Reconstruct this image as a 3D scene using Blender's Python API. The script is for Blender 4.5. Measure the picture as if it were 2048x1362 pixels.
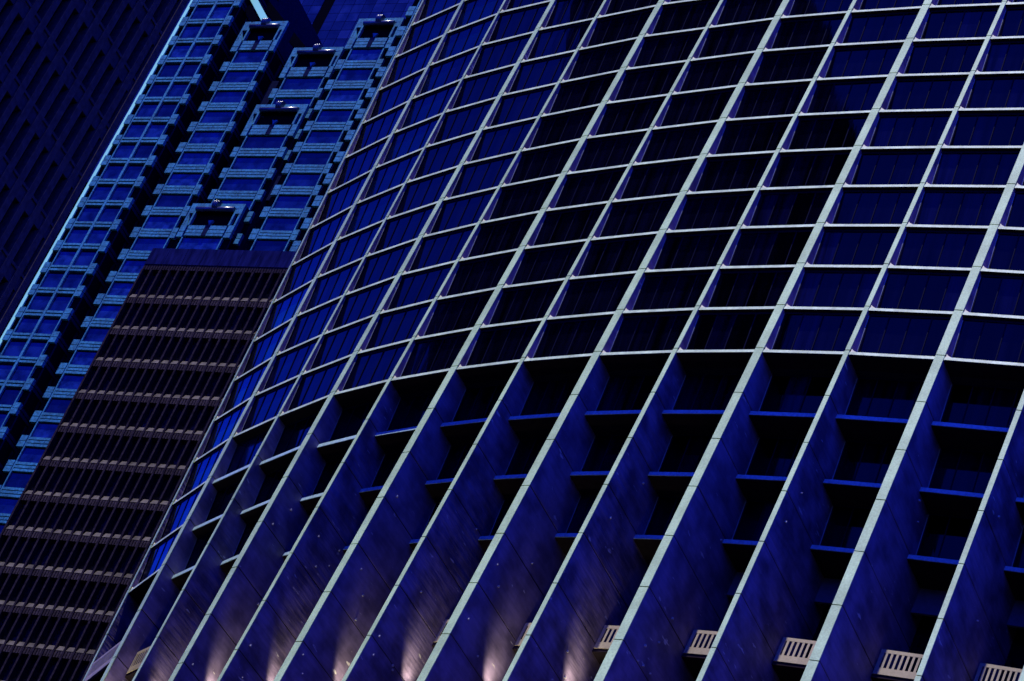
import bpy, math, random
from mathutils import Vector, Matrix
import numpy as np
random.seed(7)
R = math.radians
C = bpy.context.scene.collection
scn = bpy.context.scene
for o in list(bpy.data.objects): bpy.data.objects.remove(o)

# ------------------------------------------------------------------ camera
ZC = 1.7                                   # eye height above the pavement
FPX, PITCH, ROLL = 5074.4, 0.60039, 0.39205
cam_d = bpy.data.cameras.new('camera'); cam = bpy.data.objects.new('camera', cam_d); C.objects.link(cam)
cam_d.sensor_width = 36; cam_d.lens = 36 * FPX / 2048; cam_d.clip_end = 6000; cam_d.clip_start = .5
fw = Vector((0, math.cos(PITCH), math.sin(PITCH))); rt = Vector((1, 0, 0)); up = Vector((0, -math.sin(PITCH), math.cos(PITCH)))
ca, sa = math.cos(ROLL), math.sin(ROLL)
ux = rt * ca + up * sa; uy = up * ca - rt * sa
cam.matrix_world = Matrix(((ux.x, uy.x, -fw.x, 0), (ux.y, uy.y, -fw.y, 0), (ux.z, uy.z, -fw.z, ZC), (0, 0, 0, 1)))
scn.camera = cam

# ------------------------------------------------------------------ sky, sun, exposure
SUN_EL, SUN_AZ = 77.4, 213.8               # azimuth clockwise from +Y
w = bpy.data.worlds.new('World'); scn.world = w; w.use_nodes = True
nt = w.node_tree; bg = nt.nodes['Background']
sky = nt.nodes.new('ShaderNodeTexSky'); sky.sky_type = 'NISHITA'; sky.sun_disc = False
sky.sun_elevation = R(SUN_EL); sky.sun_rotation = R(SUN_AZ); sky.ozone_density = 4.0
tint = nt.nodes.new('ShaderNodeMixRGB'); tint.blend_type = 'MULTIPLY'; tint.inputs[0].default_value = 1
tint.inputs[2].default_value = (.010, .06, 1.0, 1)
nt.links.new(sky.outputs[0], tint.inputs[1]); nt.links.new(tint.outputs[0], bg.inputs[0])
bg.inputs[1].default_value = .125
sd = bpy.data.lights.new('sun', 'SUN'); sd.energy = 2.2; sd.angle = R(.5); sd.color = (1, .97, .84)
sun = bpy.data.objects.new('sun', sd); C.objects.link(sun)
sv = Vector((math.cos(R(SUN_EL)) * math.sin(R(SUN_AZ)), math.cos(R(SUN_EL)) * math.cos(R(SUN_AZ)), math.sin(R(SUN_EL))))
sun.location = sv * 400; sun.rotation_euler = sv.to_track_quat('Z', 'Y').to_euler()
scn.view_settings.view_transform = 'Standard'; scn.view_settings.look = 'None'
scn.view_settings.exposure = 1.7; scn.view_settings.gamma = 1

# ------------------------------------------------------------------ materials
def mat(name, col, rough=.6, spec=.4, noise=0.0, nscale=3.0, bump=0.0, bscale=20.0, metal=0.0, col2=None, stretch=None, n2=0.0, n2scale=.25):
    m = bpy.data.materials.new(name); m.use_nodes = True
    t = m.node_tree; b = t.nodes['Principled BSDF']
    b.inputs['Base Color'].default_value = (*col, 1); b.inputs['Roughness'].default_value = rough
    b.inputs['Specular IOR Level'].default_value = spec; b.inputs['Metallic'].default_value = metal
    geo = t.nodes.new('ShaderNodeNewGeometry'); src = geo.outputs['Position']
    if stretch:
        mp = t.nodes.new('ShaderNodeMapping'); mp.inputs['Scale'].default_value = stretch
        t.links.new(src, mp.inputs[0]); src = mp.outputs[0]
    if noise or col2:
        n = t.nodes.new('ShaderNodeTexNoise'); n.inputs['Scale'].default_value = nscale; n.inputs['Detail'].default_value = 6
        t.links.new(src, n.inputs['Vector'])
        r = t.nodes.new('ShaderNodeValToRGB')
        c2 = col2 if col2 else tuple(c * (1 - noise) for c in col)
        r.color_ramp.elements[0].position = .32; r.color_ramp.elements[0].color = (*c2, 1)
        r.color_ramp.elements[1].position = .68; r.color_ramp.elements[1].color = (*col, 1)
        t.links.new(n.outputs[0], r.inputs[0]); out = r.outputs[0]
        if n2:
            nb = t.nodes.new('ShaderNodeTexNoise'); nb.inputs['Scale'].default_value = n2scale; nb.inputs['Detail'].default_value = 4
            t.links.new(geo.outputs['Position'], nb.inputs['Vector'])
            mr = t.nodes.new('ShaderNodeMapRange'); mr.inputs[1].default_value = .35; mr.inputs[2].default_value = .65
            mr.inputs[3].default_value = 1 - n2; mr.inputs[4].default_value = 1.0
            t.links.new(nb.outputs[0], mr.inputs[0])
            mx = t.nodes.new('ShaderNodeMixRGB'); mx.blend_type = 'MULTIPLY'; mx.inputs[0].default_value = 1
            t.links.new(out, mx.inputs[1]); t.links.new(mr.outputs[0], mx.inputs[2]); out = mx.outputs[0]
        t.links.new(out, b.inputs['Base Color'])
    if bump:
        n = t.nodes.new('ShaderNodeTexNoise'); n.inputs['Scale'].default_value = bscale; n.inputs['Detail'].default_value = 5
        t.links.new(src, n.inputs['Vector'])
        bp = t.nodes.new('ShaderNodeBump'); bp.inputs['Strength'].default_value = bump; bp.inputs['Distance'].default_value = .05
        t.links.new(n.outputs[0], bp.inputs['Height']); t.links.new(bp.outputs[0], b.inputs['Normal'])
    return m

def fin_mat(name, ripple, cloud):
    # stone side panels: cloudy warm stone, faint ripples along the courses, pale lime streaks
    m = bpy.data.materials.new(name); m.use_nodes = True
    t = m.node_tree; b = t.nodes['Principled BSDF']; b.inputs['Roughness'].default_value = .6; b.inputs['Specular IOR Level'].default_value = .25
    geo = t.nodes.new('ShaderNodeNewGeometry')
    def noise(scale, stretch=None, det=5):
        src = geo.outputs['Position']
        if stretch:
            mp = t.nodes.new('ShaderNodeMapping'); mp.inputs['Scale'].default_value = stretch; t.links.new(src, mp.inputs[0]); src = mp.outputs[0]
        n = t.nodes.new('ShaderNodeTexNoise'); n.inputs['Scale'].default_value = scale; n.inputs['Detail'].default_value = det
        t.links.new(src, n.inputs['Vector']); return n.outputs[0]
    def ramp(fac, p0, c0, p1, c1):
        r = t.nodes.new('ShaderNodeValToRGB'); e = r.color_ramp.elements
        e[0].position = p0; e[0].color = (*c0, 1); e[1].position = p1; e[1].color = (*c1, 1)
        t.links.new(fac, r.inputs[0]); return r.outputs[0]
    base = ramp(noise(.55, (1, 1, 1.3)), .36, tuple(c * (1 - cloud) for c in (.22, .16, .28)), .62, (.25, .185, .31))
    course = ramp(noise(1.0, (.4, .4, 4.5), 3), .35, (.55, .55, .6), .62, (1, 1, 1))
    mx = t.nodes.new('ShaderNodeMixRGB'); mx.blend_type = 'MULTIPLY'; mx.inputs[0].default_value = .4 + .5 * ripple
    t.links.new(base, mx.inputs[1]); t.links.new(course, mx.inputs[2])
    lime = ramp(noise(.9, (.8, .8, 3.4), 10), .68, (0, 0, 0), .72, (1, 1, 1))
    m2 = t.nodes.new('ShaderNodeMixRGB'); m2.inputs[2].default_value = (.55, .50, .48, 1)
    t.links.new(lime, m2.inputs[0]); t.links.new(mx.outputs[0], m2.inputs[1]); t.links.new(m2.outputs[0], b.inputs['Base Color'])
    bp = t.nodes.new('ShaderNodeBump'); bp.inputs['Strength'].default_value = ripple; bp.inputs['Distance'].default_value = .12
    t.links.new(noise(1.0, (.35, .35, 3.5), 3), bp.inputs['Height']); t.links.new(bp.outputs[0], b.inputs['Normal'])
    return m

M = {}
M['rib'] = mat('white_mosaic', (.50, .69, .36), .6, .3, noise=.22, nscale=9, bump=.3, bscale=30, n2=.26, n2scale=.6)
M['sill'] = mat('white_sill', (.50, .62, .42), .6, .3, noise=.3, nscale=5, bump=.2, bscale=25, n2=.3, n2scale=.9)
M['fin'] = fin_mat('stone_fin', .10, .45)
M['fin_ripple'] = fin_mat('rippled_stone_fin', .42, .55)
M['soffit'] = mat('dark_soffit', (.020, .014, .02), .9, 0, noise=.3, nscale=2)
M['concrete'] = mat('dim_rib_core', (.05, .045, .05), .9, 0, noise=.3, nscale=2)  # rib core colour darkened so its sides bounce less light
M['joint'] = mat('dark_joint', (.015, .015, .02), .9, .1)
M['beam'] = mat('recessed_beam', (.34, .50, .52), .6, .3, noise=.35, nscale=6, bump=.2)
M['bulkhead'] = mat('bulkhead', (.10, .10, .16), .7, .2, noise=.2)
M['ledge'] = mat('dim_ledge_top', (.20, .15, .13), .9, 0, noise=.3, nscale=4)  # darkened ledge colour, holds down light bounced onto the fins
M['cornerglow'] = mat('sill_corner_glow', (.58, .56, .40), .7, .1, noise=.3, nscale=8)  # pale tone for added blocks that imitate the sill-corner glow
M['frame'] = mat('dark_bronze_frame', (.003, .004, .022), .8, .03)
M['jamb'] = mat('pale_jamb', (.30, .34, .34), .5, .3, noise=.1)
M['railing'] = mat('pinkish_painted_steel', (.42, .34, .23), .6, .15, noise=.2, nscale=8, n2=.25, n2scale=.7)
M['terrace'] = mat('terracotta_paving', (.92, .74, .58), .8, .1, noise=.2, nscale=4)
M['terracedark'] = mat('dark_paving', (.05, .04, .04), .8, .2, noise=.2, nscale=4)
M['lens'] = mat('lamp_lens', (.8, .7, .6), .3, .4)
_b = M['lens'].node_tree.nodes['Principled BSDF']; _b.inputs['Emission Color'].default_value = (1, .75, .58, 1); _b.inputs['Emission Strength'].default_value = 1.0
M['stud'] = mat('steel_stud', (.42, .40, .38), .4, .4)
M['core'] = mat('dark_core', (.02, .02, .03), .9, 0)
for k, c in enumerate(((.0005, .0005, .002), (.0008, .0008, .005), (.001, .001, .009), (.002, .002, .016))):
    M['glass%d' % k] = mat('tower_glass_%d' % k, tuple(v * (2.2 if k else 1) for v in c), .03 + .015 * k, .16, bump=.11, bscale=.45, col2=tuple(v * .15 for v in c), nscale=1.0, stretch=(2.2, 2.2, .12))
M['skyblue'] = mat('blue_sky_pane', (.004, .05, .17), .15, .3, noise=.5, nscale=.6, bump=.04)  # grazing sky reflection painted into the pane colour
M['skynavy'] = mat('navy_sky_pane', (.001, .007, .045), .12, .2, noise=.6, nscale=.6, bump=.04)  # dimmer version of the painted sky reflection
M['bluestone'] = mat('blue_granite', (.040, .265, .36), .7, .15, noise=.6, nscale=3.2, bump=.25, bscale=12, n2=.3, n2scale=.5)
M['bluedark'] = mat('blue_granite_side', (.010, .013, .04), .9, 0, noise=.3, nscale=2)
M['blueglass'] = mat('blue_glass', (.006, .016, .11), .07, .34, col2=(.0005, .001, .008), nscale=.55, bump=.12, bscale=.9)  # glints painted into the pane colour as noise, variants below too
M['blueglass2'] = mat('blue_glass_pale', (.010, .03, .17), .08, .34, col2=(.001, .003, .02), nscale=.9, bump=.15, bscale=.7)
M['blueglass3'] = mat('blue_glass_dark', (.003, .006, .05), .06, .30, col2=(.0003, .0005, .004), nscale=.7, bump=.1, bscale=1.1)
M['blueslot'] = mat('slot_dark', (.002, .002, .005), .9, 0)
M['steel'] = mat('barrel_metal', (.03, .035, .055), .25, .5)
M['pale'] = mat('pale_sky_strip', (.40, .98, .55), .5, .3, noise=.08, nscale=.3)  # bright sky colour for strips standing in for sky gaps
M['brown'] = mat('brown_concrete', (.034, .025, .033), .95, 0, noise=.6, nscale=4, bump=.3)
M['brownspan'] = mat('brown_spandrel', (.07, .052, .055), .95, 0, noise=.55, nscale=5, bump=.3, n2=.4, n2scale=.5)
M['brownledge'] = mat('brown_ledge', (.12, .104, .094), .9, 0, noise=.35, nscale=3, n2=.45, n2scale=.5)
M['fascia'] = mat('blue_fascia', (.010, .012, .075), .8, 0, noise=.6, nscale=2.5, stretch=(1, 1, .2))
M['brownglass'] = mat('brown_glass', (.003, .003, .008), .15, .2, bump=.05, bscale=1)
M['brownglass2'] = mat('brown_glass_navy', (.003, .003, .028), .15, .22, noise=.6, nscale=.8)
M['darkstone'] = mat('dark_stone', (.056, .048, .066), .95, 0, noise=.4, nscale=3, bump=.2)
M['darkglass'] = mat('dark_glass', (.002, .002, .003), .15, .2)
M['cwglass'] = mat('curtain_glass', (.006, .010, .06), .06, .3, col2=(.002, .003, .015), nscale=.35, bump=.1, bscale=.7)
M['cwglass2'] = mat('curtain_glass_light', (.012, .02, .10), .06, .38, col2=(.003, .005, .03), nscale=.4, bump=.12, bscale=.7)
M['asphalt'] = mat('asphalt', (.03, .03, .036), .9, 0, noise=.3, nscale=3, bump=.3)
M['paving'] = mat('paving', (.05, .05, .06), .85, 0, noise=.3, nscale=2, bump=.2)
M['ground'] = mat('ground', (.018, .018, .024), .9, 0, noise=.3, nscale=.3)

# ------------------------------------------------------------------ mesh helpers
WL = {}                                    # world location of each object (translations only)
CACHE = {}
def mk(name, verts, faces, m, parent=None, share=True):
    v = np.array([tuple(p) for p in verts], float); c = v.mean(0); rel = v - c
    key = (m, len(faces), tuple(np.round(rel, 3).ravel().tolist())) if share else None
    me = CACHE.get(key) if share else None
    if me is None:
        me = bpy.data.meshes.new(name); me.from_pydata(rel.tolist(), [], faces); me.materials.append(M[m]); me.update()
        if share: CACHE[key] = me
    o = bpy.data.objects.new(name, me); C.objects.link(o)
    pl = WL[parent.name] if parent else np.zeros(3)
    if parent: o.parent = parent
    o.location = c - pl; WL[o.name] = c
    return o
HEX = [(0, 3, 2, 1), (4, 5, 6, 7), (0, 1, 5, 4), (1, 2, 6, 5), (2, 3, 7, 6), (3, 0, 4, 7)]
def hexes(name, lst, m, parent, share=True):      # lst of 8-point hexahedra joined into one mesh
    V, Fc = [], []
    for h in lst:
        b = len(V); V += [tuple(p) for p in h]; Fc += [tuple(b + i for i in f) for f in HEX]
    return mk(name, V, Fc, m, parent, share)
def empty(name, loc, label=None, cat=None):
    o = bpy.data.objects.new(name, None); C.objects.link(o); o.location = loc; WL[o.name] = np.array(loc, float)
    if label: o['label'] = label; o['category'] = cat
    return o
def structure(o): o['kind'] = 'structure'; return o
def proj(p):
    d = Vector(p) - Vector((0, 0, ZC)); z = d.dot(fw)
    return 1024 + FPX * d.dot(ux) / z, 681 - FPX * d.dot(uy) / z
def inview(p, mx=60):
    x, y = proj(p); return -mx < x < 2048 + mx and -mx < y < 1362 + mx

# ------------------------------------------------------------------ ground and street
def sheet(name, x0, x1, y0, y1, z, m): return structure(mk(name, [(x0, y0, z), (x1, y0, z), (x1, y1, z), (x0, y1, z)], [(0, 1, 2, 3)], m))
sheet('ground', -2500, 2500, -2500, 2500, -.15, 'ground')
sheet('road', -220, 220, 20, 42, -.146, 'asphalt')
structure(hexes('pavement', [[(-220, -8, -.15), (220, -8, -.15), (220, 20, -.15), (-220, 20, -.15), (-220, -8, 0), (220, -8, 0), (220, 20, 0), (-220, 20, 0)]], 'paving', None))

# ------------------------------------------------------------------ the ribbed tower
H = 3.6; Z0 = 83.575 + ZC
X = {-1: 26.17, 0: 21.7406, 1: 17.2141, 2: 13.0595, 3: 8.8219, 4: 4.9789, 5: 1.0887, 6: -2.4169, 7: -5.8922, 8: -8.9582, 9: -11.922, 10: -14.4836, 11: -16.6587}
Y = {-1: 105.066, 0: 107.5752, 1: 110.3612, 2: 113.1793, 3: 116.3453, 4: 119.4865, 5: 123.0364, 6: 126.5867, 7: 130.506, 8: 134.5295, 9: 139.5079, 10: 144.2186, 11: 149.3439}
LX = {-1: .1001, 0: .1012, 1: .1024, 2: .1034, 3: .1023, 4: .0988, 5: .0942, 6: .0868, 7: .0766, 8: .0633, 9: .0479, 10: .0312, 11: .0047}
LY = {-1: .0829, 0: .0888, 1: .0969, 2: .0959, 3: .0933, 4: .0895, 5: .0879, 6: .0788, 7: .0756, 8: .0623, 9: .0323, 10: .0227, 11: .0191}
for k in (-2, -3):
    for q in (X, Y): q[k] = 2 * q[k + 1] - q[k + 2] + (-.02 if q is X else .25)
    LX[k] = .099; LY[k] = .08
FAZ = {i: 36.0 for i in range(-3, 9)}; FAZ.update({9: 36.5, 10: 37.0, 11: 37.5})
RIBS = list(range(-3, 12))
W = {i: (.50 if i % 2 == 0 else .27) for i in RIBS}
def E2(i): return np.array((math.sin(R(FAZ[i])), math.cos(R(FAZ[i])), 0))
def TL(i):
    a, b = max(i - 1, -3), min(i + 1, 11)
    t = np.array((X[b] - X[a], Y[b] - Y[a], 0)); return t / np.linalg.norm(t)
def F(i, l, dep=0., left=0.):
    h = l * H
    return np.array((X[i] + LX[i] * h, Y[i] + LY[i] * h, Z0 + h)) + E2(i) * dep + TL(i) * left
def BP(b, u, dep, l):                      # bay b lies between rib b+1 (left) and rib b (right)
    A = F(b + 1, l, dep); B = F(b, l, dep, W[b]); return A + (B - A) * u
DS = {-3: 1.53, -2: 1.53, -1: 1.53, 0: 1.53, 1: 1.53, 2: 1.53, 3: 1.48, 4: 1.43, 5: 1.43, 6: 1.34, 7: 1.26, 8: 1.03, 9: .6, 10: .38}
RAILD = {b: 5.6 for b in range(-3, 4)}; RAILD.update({4: 5.5, 5: 5.05, 6: 5.05, 7: 4.7, 8: 3.8, 9: 2.9, 10: 1.5, 11: .02})
# bay index shifts: bay b is bounded on its left by rib b+1, recess measured on that rib
def DSb(b): return DS[min(b + 1, 10)] if b + 1 <= 10 else 0.
TOPL, BOTL = 14, -8
tower = empty('ribbed_tower', (5, 140, 0), 'dark glass tower with white leaning ribs and thin white sills, gently curved front', 'tower')

def rib_loft(i):
    V, Fc = [], []
    ins = .04
    levels = []
    l = BOTL
    while l < 0: levels.append((l, 9.3)); l += 1
    levels += [(-.1, 9.3), (-.1, 1.3)] + [(l, 1.3) for l in range(0, TOPL + 1)]
    for l, dep in levels:
        V += [F(i, l, .07, ins), F(i, l, dep, ins), F(i, l, dep, W[i] - ins), F(i, l, .07, W[i] - ins)]
    for k in range(len(levels) - 1):
        a = 4 * k; b = a + 4
        for j in range(4): Fc.append((a + j, a + (j + 1) % 4, b + (j + 1) % 4, b + j))
    Fc.append((3, 2, 1, 0)); n = len(V); Fc.append((n - 4, n - 3, n - 2, n - 1))
    return mk('rib', V, Fc, 'concrete', tower, False)  # bare left sides stay dark to limit bounce on facing fins
rib_obj = {}
npan = 0
for i in RIBS:
    ro = rib_obj[i] = rib_loft(i)
    for l in range(BOTL, TOPL):
        g = .03 / H
        lo, hi = l + g - .02, l + 1 - g - .02
        if not (inview(F(i, l), 160) or inview(F(i, l + 1), 160)): continue
        jt = random.uniform(-.004, .004)
        h8 = [F(i, lo, jt), F(i, lo, .065), F(i, lo, .065, W[i]), F(i, lo, jt, W[i]), F(i, hi, jt), F(i, hi, .065), F(i, hi, .065, W[i]), F(i, hi, jt, W[i])]
        hexes('cladding_panel', [h8], 'rib', ro, False); npan += 1
        if l < 0:                          # stone panels lining the right side of the fin
            g2 = .04 / H
            for d0, d1 in ((.10, 9.2),):
                jt = random.uniform(0, .012)
                h8 = [F(i, l + g2, d0, jt), F(i, l + g2, d1, jt), F(i, l + g2, d1, .04), F(i, l + g2, d0, .04),
                      F(i, l + 1 - g2, d0, jt), F(i, l + 1 - g2, d1, jt), F(i, l + 1 - g2, d1, .04), F(i, l + 1 - g2, d0, .04)]
                hexes('fin_panel', [h8], 'fin' if i % 2 == 0 else 'fin_ripple', ro, False)
        else:
            h8 = [F(i, l + g, .08), F(i, l + g, 1.25), F(i, l + g, 1.25, .04), F(i, l + g, .08, .04),
                  F(i, l + 1 - g, .08), F(i, l + 1 - g, 1.25), F(i, l + 1 - g, 1.25, .04), F(i, l + 1 - g, .08, .04)]
            hexes('fin_panel', [h8], 'fin', ro, False)

def floodlight(b, dep):                     # warm uplight at the foot of the fin on the left of bay b
    i = b + 1; zt = -6.195; c = F(i, zt, dep, -.8); e = E2(i); t = TL(i)
    def bx(w_, d_, h0, h1): return [c + e * x_ * w_ + t * y_ * d_ + np.array((0, 0, h)) for h in (h0, h1) for x_, y_ in ((-1, -1), (1, -1), (1, 1), (-1, 1))]
    fx = hexes('floodlight', [bx(.16, .10, 0, .16)], 'frame', tower, False)
    hexes('lens', [bx(.13, .08, .161, .175)], 'lens', fx, False)
    ld = bpy.data.lights.new('floodlight_beam', 'SPOT'); ld.energy = 190; ld.color = (1, .90, .58); ld.spot_size = R(84); ld.spot_blend = 1.0; ld.shadow_soft_size = .2
    lo = bpy.data.objects.new('floodlight_beam', ld); C.objects.link(lo); lo.parent = fx
    lo.location = c + np.array((0, 0, .2)) - WL[fx.name]
    d = Vector(t * .42 + e * .05 + np.array((0, 0, 1))); lo.rotation_euler = (-d).to_track_quat('Z', 'Y').to_euler()
def slab8(b, d0, d1, zt, th, tilt=0.):
    a = th / H
    return [BP(b, 0, d0, zt - a), BP(b, 0, d1, zt - a), BP(b, 1, d1, zt - a), BP(b, 1, d0, zt - a),
            BP(b, 0, d0 + tilt, zt), BP(b, 0, d1, zt), BP(b, 1, d1, zt), BP(b, 1, d0 + tilt, zt)]
def lean(b, l): return 0.
wins = []
for b in range(-3, 11):
    low = -3 if b == 10 else 0             # the last bay keeps its flush windows further down
    for l in range(BOTL, TOPL):
        if not (inview(BP(b, 0, 0, l), 140) or inview(BP(b, 1, 0, l), 140) or inview(BP(b, 0, 4, l), 140)): continue
        if l >= low:
            d1 = 1.05 if l > low else (DSb(b) + 1.05 if b != 10 else 2.6)
            so = hexes('sill', [slab8(b, .06, d1, l - .035, .235, .03)], 'sill', tower, False)
            so.data.materials.append(M['soffit']); so.data.polygons[0].material_index = 1  # underside coloured dark for the shade beneath the sill
            so.data.materials.append(M['ledge']); so.data.polygons[1].material_index = 2  # top face darkened to weaken light bouncing up the fin
            wl = abs(np.linalg.norm(BP(b, 1, 0, l) - BP(b, 0, 0, l))); f0, f1, f2 = .02 / wl, .13 / wl, .34 / wl; zt = l - .034
            hexes('corner_glow_block', [[BP(b, f0, .10, zt), BP(b, f0, .42, zt), BP(b, f2, .42, zt), BP(b, f2, .10, zt), BP(b, f0, .12, zt + .075), BP(b, f0, .38, zt + .075), BP(b, f1, .38, zt + .04), BP(b, f1, .12, zt + .04)]], 'cornerglow', tower, False)  # added block making a bright spot and bounce at the sill corner
            dw_ = .86 if b <= 3 else (.74 if b <= 6 else .60)
            wins.append((b, l, dw_, dw_ * .4))
            if l == low:
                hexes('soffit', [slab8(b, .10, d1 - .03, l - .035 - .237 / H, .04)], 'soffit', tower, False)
        elif l >= -3 and b != 10:
            D = -l * DSb(b); Dn = D + DSb(b) + 1.05
            if l == -3: Dn = D + 3.2
            hexes('beam', [slab8(b, D, Dn, l - .035, .30, .03)], 'beam', tower, False)
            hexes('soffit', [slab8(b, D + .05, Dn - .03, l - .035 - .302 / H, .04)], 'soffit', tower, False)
            wins.append((b, l, D + .86, D + .40))
    # bulkhead, terrace, railing
    D3 = 3 * DSb(b); RD = RAILD[b + 1]
    back = max(RD + 1.6, D3 + 1.6)
    bk = [BP(b, 0, back, -3.6), BP(b, 0, back + .2, -3.6), BP(b, 1, back + .2, -3.6), BP(b, 1, back, -3.6), BP(b, 0, back, -3.1), BP(b, 0, back + .2, -3.1), BP(b, 1, back + .2, -3.1), BP(b, 1, back, -3.1)]
    hexes('bulkhead', [bk], 'bulkhead', tower, False)
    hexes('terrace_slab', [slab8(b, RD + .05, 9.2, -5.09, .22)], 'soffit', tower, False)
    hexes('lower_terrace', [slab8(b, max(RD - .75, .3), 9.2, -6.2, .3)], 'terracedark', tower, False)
    if 1 < b < 10: floodlight(b, max(RD - .55, .6))
    dw = [BP(b, 0, 8.6, -5.09), BP(b, 0, 8.8, -5.09), BP(b, 1, 8.8, -5.09), BP(b, 1, 8.6, -5.09), BP(b, 0, 8.6, -3.1), BP(b, 0, 8.8, -3.1), BP(b, 1, 8.8, -3.1), BP(b, 1, 8.6, -3.1)]
    hexes('terrace_glazing', [dw], 'glass1', tower, False)
    if b < 4:
        for u in (.56, .60):
            hexes('glazing_post', [[BP(b, u, 8.3, -5.09), BP(b, u, 8.5, -5.09), BP(b, u + .022, 8.5, -5.09), BP(b, u + .022, 8.3, -5.09), BP(b, u, 8.3, -4.3), BP(b, u, 8.5, -4.3), BP(b, u + .022, 8.5, -4.3), BP(b, u + .022, 8.3, -4.3)]], 'beam', tower, False)
    r0, r1, r2, r3 = -5.09, -4.97, -4.70, -4.64
    def bar(u0, u1, la, lb, d=RD, t=.06):
        return [BP(b, u0, d, la), BP(b, u0, d + t, la), BP(b, u1, d + t, la), BP(b, u1, d, la), BP(b, u0, d, lb), BP(b, u0, d + t, lb), BP(b, u1, d + t, lb), BP(b, u1, d, lb)]
    rail = hexes('railing', [bar(.01, .99, r0, r1), bar(.01, .99, r2, r3)], 'railing', tower, False)
    n = 16
    for k in range(n + 1):
        u = .01 + (.98 - .04) * k / n
        wd = .04 if k == 0 else .026
        hexes('slat', [bar(u, min(u + wd, .99), r1, r2, RD + .004, .025)], 'railing', rail, False)

# windows: frame, three mullions, pale jamb, four panes
def gp(b, u, l, dB, dT, t, off=0.):        # point on the outward leaning glass plane, t = 0 sill .. 1 head
    zl = l - .035 + t * (1 - .24 / H)
    return BP(b, u, dB + (dT - dB) * t + off, zl)
def strip(b, l, dB, dT, u0, u1, t0, t1, o0, o1):
    return [gp(b, u0, l, dB, dT, t0, o0), gp(b, u0, l, dB, dT, t0, o1), gp(b, u1, l, dB, dT, t0, o1), gp(b, u1, l, dB, dT, t0, o0),
            gp(b, u0, l, dB, dT, t1, o0), gp(b, u0, l, dB, dT, t1, o1), gp(b, u1, l, dB, dT, t1, o1), gp(b, u1, l, dB, dT, t1, o0)]
def area(b, l):
    a = proj(BP(b, 0, 0, l)); c = proj(BP(b, 1, 0, l)); return abs(a[0] - c[0])
wins.sort(key=lambda q: (-1e6 if q[0] >= 9 else 0) - area(q[0], q[1]) * (1 if inview(BP(q[0], .5, 0, q[1] + .5), 0) else .01))
restV, restF = [], []
npane = 0
for b, l, dB, dT in wins:
    ms = [(.012, .024)] + [(k / 4 - .006, k / 4 + .006) for k in (1, 2, 3)] + [(.976, .988)]
    fr = hexes('window', [strip(b, l, dB, dT, a, c, 0, 1, -.05, .03) for a, c in ms] + [strip(b, l, dB, dT, .024, .976, .95, 1, -.05, .03)], 'frame', tower, False)
    hexes('jamb', [strip(b, l, dB, dT, .001, .010, 0, .94, -.06, .02)], 'jamb', fr, False)
    for k in range(4):
        u0, u1 = (.024, .25 - .006, .25 + .006, .5 - .006, .5 + .006, .75 - .006, .75 + .006, .976)[2 * k:2 * k + 2]
        h8 = strip(b, l, dB, dT, u0, u1, 0, .95, 0, .025)
        gm = 'glass%d' % random.choice((0, 0, 1, 1, 2, 3))
        if b == 10 and k > 0: gm = random.choice(('skyblue', 'skyblue', 'skynavy')) if l < 4 else random.choice(('skynavy', 'skynavy', 'glass3'))  # last bay: panes with the sky reflection painted in
        if b == 9 and l >= -1: gm = random.choice(('skynavy', 'skynavy', 'glass3'))
        if npane < 300 or b >= 9: hexes('pane', [h8], gm, fr, False); npane += 1
        else:
            o = len(restV); restV += [tuple(p) for p in h8]; restF += [tuple(o + i for i in f) for f in HEX]
if restV:
    o = mk('window_panes', restV, restF, 'glass1', tower, False); o['kind'] = 'stuff'

# closed core of the tower behind the glass, and the storeys below the view
def core_loft():
    V, Fc = [], []
    rings = [(BOTL, 9.35)] + [(l, 9.35) for l in range(BOTL + 1, 0)] + [(-.12, 9.35), (-.12, 1.4)] + [(l, 1.4) for l in range(0, TOPL + 2)]
    for l, dep in rings:
        for i in RIBS: V.append(F(i, l, dep, W[i] * .5))
        z = Z0 + l * H
        V.append((20, 190, z)); V.append((70, 150, z))
    n = len(RIBS) + 2
    for k in range(len(rings) - 1):
        for j in range(n): Fc.append((k * n + j, k * n + (j + 1) % n, (k + 1) * n + (j + 1) % n, (k + 1) * n + j))
    Fc.append(tuple(range((len(rings) - 1) * n, len(rings) * n))); Fc.append(tuple(reversed(range(n))))
    return mk('core_wall', V, Fc, 'core', tower, False)
core_loft()
V = [F(i, BOTL - .02, -.1) for i in RIBS] + [(20, 190, Z0 + BOTL * H - .05), (70, 150, Z0 + BOTL * H - .05)]
V = [(v[0], v[1], Z0 + (BOTL - .02) * H) for v in V]
n = len(V); Vb = [(v[0], v[1], 0) for v in V]
mk('lower_storeys', V + Vb, [tuple(range(n)), tuple(reversed(range(n, 2 * n)))] + [(j, n + j, n + (j + 1) % n, (j + 1) % n) for j in range(n)], 'fin', tower, False)
# small fixing studs left on the fins
for i in range(-1, 9):
    lst = []
    for k in range(random.randint(3, 7)):
        l = -6.4 + 4.2 * random.random() ** 1.6; dep = random.uniform(.6, 4.5); s = random.uniform(.035, .06)
        c = F(i, l, dep, -.03); e = E2(i); t = TL(i)
        lst.append([c - e * s - t * .05 + (0, 0, -s), c + e * s - t * .05 + (0, 0, -s), c + e * s + t * .05 + (0, 0, -s), c - e * s + t * .05 + (0, 0, -s),
                    c - e * s * .6 - t * .05 + (0, 0, s), c + e * s * .6 - t * .05 + (0, 0, s), c + e * s + t * .05 + (0, 0, s), c - e * s + t * .05 + (0, 0, s)])
    hexes('fixing_studs', lst, 'stud', rib_obj[i], False)

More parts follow.
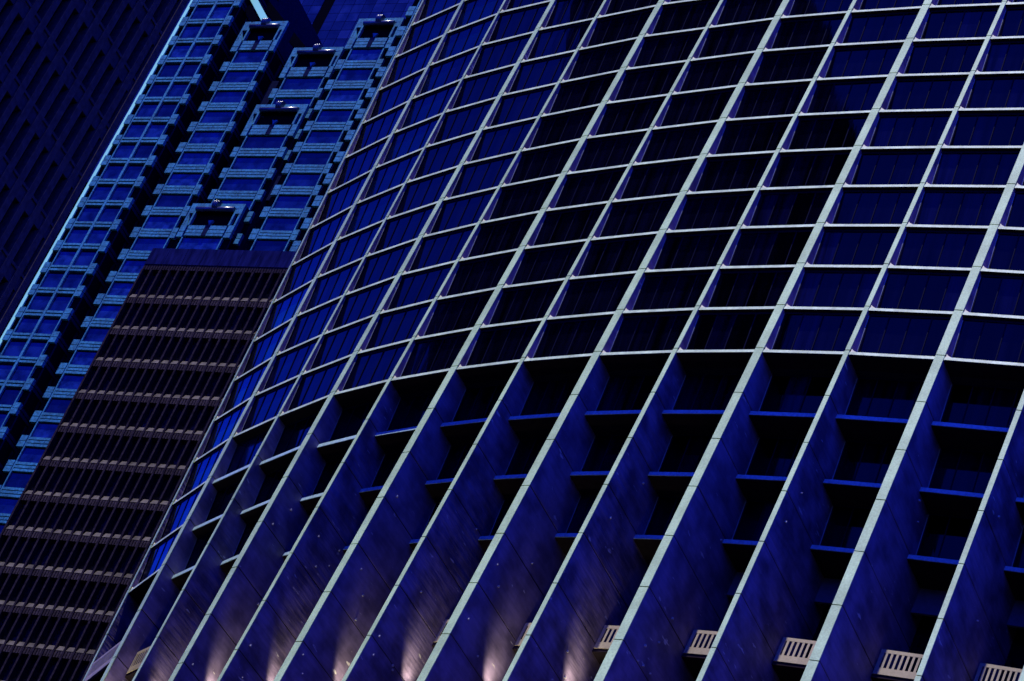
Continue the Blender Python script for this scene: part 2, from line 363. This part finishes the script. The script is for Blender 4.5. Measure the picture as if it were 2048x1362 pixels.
# ------------------------------------------------------------------ local frames of the city-grid buildings
class Grid:
    def __init__(s, o, az):
        s.o = np.array((o[0], o[1], ZC)); a = R(az)
        s.e = np.array((math.sin(a), math.cos(a), 0)); s.r = np.array((math.cos(a), -math.sin(a), 0))
    def p(s, r, q, z): return s.o + s.r * r + s.e * q + np.array((0, 0, z))
    def box(s, r0, r1, q0, q1, z0, z1):
        return [s.p(r0, q0, z0), s.p(r1, q0, z0), s.p(r1, q1, z0), s.p(r0, q1, z0), s.p(r0, q0, z1), s.p(r1, q0, z1), s.p(r1, q1, z1), s.p(r0, q1, z1)]
    def cyl(s, r0, r1, q, z, rad, n=14):
        V = []; Fc = []
        for k in range(n):
            a = 2 * math.pi * k / n; V += [s.p(r0, q + rad * math.cos(a), z + rad * math.sin(a)), s.p(r1, q + rad * math.cos(a), z + rad * math.sin(a))]
        for k in range(n): Fc.append((2 * k, 2 * k + 1, (2 * k + 3) % (2 * n), (2 * k + 2) % (2 * n)))
        Fc.append(tuple(range(0, 2 * n, 2))); Fc.append(tuple(reversed(range(1, 2 * n, 2))))
        return V, Fc

# ------------------------------------------------------------------ blue stone tower with stepped window bays
G = Grid((-58.905, 289.059), 33.0)
bt = empty('bay_tower', tuple(G.p(10, 5, -ZC)), 'blue granite tower with stepped window bays and barrel-topped parapet frames', 'tower')
ROW0 = 205.25
# r0, l, l2, r1, q, z of the parapet row (None: goes on above), lowest row, strips, centre mullion
BAYS = [(-4.15, -3.05, 3.3, 4.4, 0., None, 141.25, 2, True), (5.8, 7.0, 12.15, 13.05, 1.5, 225.25, 129.25, 3, False),
        (15.05, 16.1, 22.45, 23.3, 3.0, 221.25, 205.25, 3, False), (14.3, 15.3, 21.75, 22.75, 2.4, 209.25, 189.25, 3, False),
        (13.5, 14.5, 20.85, 21.95, 1.2, 189.25, 165.25, 3, False), (24.85, 26.0, 31.15, 32.1, 1.4, 225.25, 165.25, 3, False),
        (33.95, 35.15, 41.5, 42.6, -.9, None, 165.25, 3, False)]
for r0, l0, l1, r1, q, top, bot, ns, cm in BAYS:
    ztop = (top + 1.2) if top else 245.25
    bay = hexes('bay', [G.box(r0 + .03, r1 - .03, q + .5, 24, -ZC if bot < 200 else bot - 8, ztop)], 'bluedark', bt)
    zt = top if top else 241.25
    rows = []
    z = zt
    while z >= bot: rows.append(z); z -= 4
    for a, c in ((l0 - .09, l0 + .09), (l1 - .09, l1 + .09)):
        hexes('jamb_strip', [G.box(a, c, q + .10, q + .5, bot - 2, zt - .9)], 'bluestone', bay)
    if cm: hexes('mullion', [G.box(0., .37, q + .04, q + .5, bot - 2, zt + 2)], 'bluestone', bay)
    for z in rows:
        par = top and z == top
        for a, c in ((r0, l0 - .14), (l1 + .14, r1)):
            hexes('corner_block', [G.box(a, c, q, q + .52, z - .9, z - .05), G.box(a, c, q, q + .52, z + .05, z + .9 if not par else z + 1.25)], 'bluestone', bay)
        for a, c in ((r0 + .02, l0 - .14), (l1 + .14, r1 - .02)):
            hexes('slot_window', [G.box(a, c, q + .42, q + .49, z - 3.1, z - .9)], 'blueslot', bay)
        segs = ((l0 + .15, -.06), (.43, l1 - .15)) if cm else ((l0 + .15, l1 - .15),)
        st = ((-.46, -.12), (.12, .46)) if ns == 2 else ((-.72, -.34), (-.19, .19), (.34, .72))
        if par: st = ((-.62, -.22), (-.10, .42), (.54, 1.2))
        for a, c in segs:
            hexes('spandrel', [G.box(a, c, q + .05, q + .5, z + u, z + v) for u, v in st], 'bluestone', bay)
            hexes('window_pane', [G.box(a, c, q + .30, q + .34, z - 3.4, z - .95)], random.choice(('blueglass', 'blueglass', 'blueglass2', 'blueglass3')), bay)
            hexes('window_head', [G.box(a, c, q + .38, q + .5, z - .95, z - .72)], 'blueslot', bay)
        if not cm and not par:             # small carved mark on the middle strip
            m = (l0 + l1) / 2
            hexes('carved_mark', [G.box(m - .28, m - .20, q + .02, q + .05, z - .24, z + .16), G.box(m - .2, m - .06, q + .02, q + .05, z - .24, z - .16),
                                  G.box(m + .04, m + .24, q + .02, q + .05, z + .08, z + .16), G.box(m + .08, m + .16, q + .02, q + .05, z - .24, z + .08)], 'bluestone', bay)
        if r1 < 14 or q == 1.2:              # side face of the bay
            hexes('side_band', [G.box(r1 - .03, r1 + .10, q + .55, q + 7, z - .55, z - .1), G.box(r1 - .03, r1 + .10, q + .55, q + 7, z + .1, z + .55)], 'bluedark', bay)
            for qq in (1.7, 4.2):
                hexes('side_window', [G.box(r1 - .04, r1 + .02, q + qq - .9, q + qq + 1.0, z - 3.4, z - .6)], 'blueslot', bay)
    if top:                                # open parapet frame with a barrel across it
        t = top + 5.15; bt_z = top + 1.3; m = (l0 + l1) / 2
        pf = hexes('parapet_frame', [G.box(r0, r1, q, q + .5, t - .85, t), G.box(r0, r0 + .28, q, q + .5, bt_z, t - .85), G.box(r1 - .28, r1, q, q + .5, bt_z, t - .85),
                                     G.box(l0 - .15, l0 + .12, q + .03, q + .5, bt_z, t - .85), G.box(l1 - .12, l1 + .15, q + .03, q + .5, bt_z, t - .85),
                                     G.box(r0 + .28, l0 - .15, q + .01, q + .5, t - 1.75, t - .85), G.box(l1 + .15, r1 - .28, q + .01, q + .5, t - 1.75, t - .85)], 'bluestone', bt)
        hexes('parapet_back', [G.box(r0 + .1, r1 - .1, q + .60, q + .66, top + 1.2, t - .3)], 'blueslot', pf)
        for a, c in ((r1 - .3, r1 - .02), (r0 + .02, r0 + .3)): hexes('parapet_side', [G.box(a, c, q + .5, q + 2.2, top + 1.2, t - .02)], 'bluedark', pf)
        V, Fc = G.cyl(l0 + .15, l1 - .15, q - .12, t - 1.15, .36); ob = mk('barrel', V, Fc, 'steel', pf)
        for mm in ob.data.polygons: mm.use_smooth = len(mm.vertices) == 4
        for k in (-1, 0, 1):
            V, Fc = G.cyl(m + k * .30 - .13, m + k * .30 + .13, q - .05, t - .55, .82, 20); ob = mk('ring', V, Fc, 'steel', pf)
            for mm in ob.data.polygons: mm.use_smooth = len(mm.vertices) == 4
        tri = [G.p(m - .42, q + .1, bt_z + .9), G.p(m + .42, q + .1, bt_z + .9), G.p(m, q + .1, bt_z + .05), G.p(m - .42, q + .4, bt_z + .9), G.p(m + .42, q + .4, bt_z + .9), G.p(m, q + .4, bt_z + .05)]
        mk('keystone', tri, [(0, 2, 1), (3, 4, 5), (0, 1, 4, 3), (1, 2, 5, 4), (2, 0, 3, 5)], 'bluestone', pf)
        tri = [G.p(r0 + .28, q + .05, bt_z), G.p(l0 - .2, q + .05, bt_z), G.p(r0 + .28, q + .05, bt_z + 1.9), G.p(r0 + .28, q + .4, bt_z), G.p(l0 - .2, q + .4, bt_z), G.p(r0 + .28, q + .4, bt_z + 1.9)]
        mk('brace', tri, [(0, 1, 2), (3, 5, 4), (0, 3, 4, 1), (1, 4, 5, 2), (2, 5, 3, 0)], 'bluestone', pf)
        hexes('centre_block', [G.box(m - .35, m + .35, q - .02, q + .05, top - .66, top + 1.22)], 'bluedark', pf)
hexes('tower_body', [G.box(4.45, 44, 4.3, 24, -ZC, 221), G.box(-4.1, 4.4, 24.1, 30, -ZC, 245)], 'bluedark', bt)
hexes('sky_gap_strip', [G.box(-4.75, -4.2, .25, 1.2, 150, 246)], 'pale', bt)  # added strip standing in for the sliver of sky beside the tower
def strut(name, r_, z_, r2, z2, wd, q, m, par):
    d = np.array((r2 - r_, z2 - z_)); d /= np.linalg.norm(d); nrm = np.array((-d[1], d[0])) * wd / 2
    a, b_, c, e = (r_ - nrm[0], z_ - nrm[1]), (r_ + nrm[0], z_ + nrm[1]), (r2 + nrm[0], z2 + nrm[1]), (r2 - nrm[0], z2 - nrm[1])
    return hexes(name, [[G.p(*a[:1], q, a[1]), G.p(b_[0], q, b_[1]), G.p(b_[0], q + .6, b_[1]), G.p(a[0], q + .6, a[1]), G.p(e[0], q, e[1]), G.p(c[0], q, c[1]), G.p(c[0], q + .6, c[1]), G.p(e[0], q + .6, e[1])]], m, par)
strut('strut_or_gap', 8.9, 230.75, 4.55, 235.8, 1.0, 1.45, 'pale', bt)  # pale bar standing in for sky through a gap
strut('strut_or_gap', 14.5, 228.4, 2.0, 240.2, 1.4, 5.3, 'blueslot', bt)
strut('strut_or_gap', 7.3, 230.6, 4.6, 233.7, 1.1, 1.5, 'blueslot', bt)

# ------------------------------------------------------------------ glass office block behind it
G2 = Grid((-58.905 + 24 * .5446, 289.059 + 24 * .8387), 33.0)
cw = empty('curtain_wall_block', tuple(G2.p(25, 4, -ZC)), 'dark blue glass office block with small square panes behind the parapets', 'office block')
hexes('block_body', [G2.box(-40, 30, 7.2, 30, -ZC, 300)], 'blueslot', cw)
for a in range(34):
    for k in range(30):
        r_ = -39 + a * 2.0; z = 226 + k * 2.0
        if -10.6 <= r_ < -7.4: continue
        if inview(G2.p(r_ + 1, 7, z + 1), 30):
            hexes('glass_panel', [G2.box(r_ + .04, r_ + 1.96, 7.0, 7.18, z + .04, z + 1.96)], random.choice(('cwglass', 'cwglass', 'cwglass2')), cw)

# ------------------------------------------------------------------ brown ribbed concrete block
B = Grid((-34.9378, 204.0303), 33.0)
bb = empty('brown_concrete_block', tuple(B.p(12, 10, -ZC)), 'brown concrete block with closely set piers and pale sloping ledges on every floor', 'office block')
hexes('block_body', [B.box(-.40, 27, .62, 25, -ZC, 133.5)], 'brown', bb)
NC = 17
for k in range(-1, NC):
    r_ = .58 + 1.042 * k if k >= 0 else -.46
    hexes('pier', [B.box(r_, r_ + .20, -.06, .6, 60, 131.1)], 'brown', bb)
for k in range(9):
    hexes('fascia_panel', [B.box(-.46 + k * 2.084 + .02, -.46 + (k + 1) * 2.084 - .02, -.02, .6, 131.8, 133.82)], 'fascia', bb)
zl = 128.04
first = True
hexes('cornice', [B.box(-.46 + j * .29, -.46 + j * .29 + .21, .02, .6, 131.12, 131.78) for j in range(62)], 'brown', bb)
while zl > 66:
    fl = []
    for k in range(NC):
        a = (.58 + 1.042 * (k - 1) + .20) if k else -.26
        c = .58 + 1.042 * k
        h8 = [B.p(a, .02, zl - .42), B.p(c, .02, zl - .42), B.p(c, .6, zl - .46), B.p(a, .6, zl - .46), B.p(a, .26, zl + .12), B.p(c, .26, zl + .12), B.p(c, .6, zl + .12), B.p(a, .6, zl + .12)]
        if inview(B.p(a, 0, zl), 80): hexes('ledge', [h8], 'brownledge', bb)
        if inview(B.p(a, 0, zl + 1.5), 80): hexes('window_pane', [B.box(a, c, .50, .53, zl + .13, zl + 2.7)], random.choice(('brownglass', 'brownglass', 'brownglass2')), bb)
        for j in range(3):
            wj = (c - a) / 3
            fl.append(B.box(a + wj * j + .03, a + wj * (j + 1) - .05, .03 + .01 * (j % 2), .6, zl - 1.12, zl - .47))
    hexes('spandrel', fl, 'brownspan', bb, False)
    zl -= 3.9

# ------------------------------------------------------------------ dark block at the left edge
D = Grid((-30.0327, 116.1811), 34.5)      # facade runs along D.e, faces D.r
db = empty('dark_pier_block', tuple(D.p(-8, -4, -ZC)), 'near-black stone block with narrow piers and deep windows at the left edge', 'office block')
hexes('block_body', [D.box(-26, -.75, -55, 6.3, -ZC, 165)], 'darkstone', db)
zr = [85.85 + 3.93 * k for k in range(-9, 20)]
for k in range(-47, 9):
    s0 = -2.35 + 1.1 * k
    if s0 > 6.2: continue
    hexes('pier', [D.box(-.75, 0, s0, s0 + .48, 50, 165)], 'darkstone', db)
hexes('pier', [D.box(-.75, .06, 6.15, 6.62, 50, 165)], 'darkstone', db)
for z in zr:
    hexes('spandrel', [D.box(-.75, -.12, -54, 6.6, z - .75, z + .35), D.box(-.75, -.02, -54, 6.6, z + .15, z + .33)], 'darkstone', db)
    for k in range(-16, 8):
        s0 = -2.35 + 1.1 * k + .48
        if inview(D.p(0, s0 + .3, z + 2), 60): hexes('window_pane', [D.box(-.68, -.62, s0, min(s0 + .62, 6.2), z + .36, z + 3.1)], 'darkglass', db)
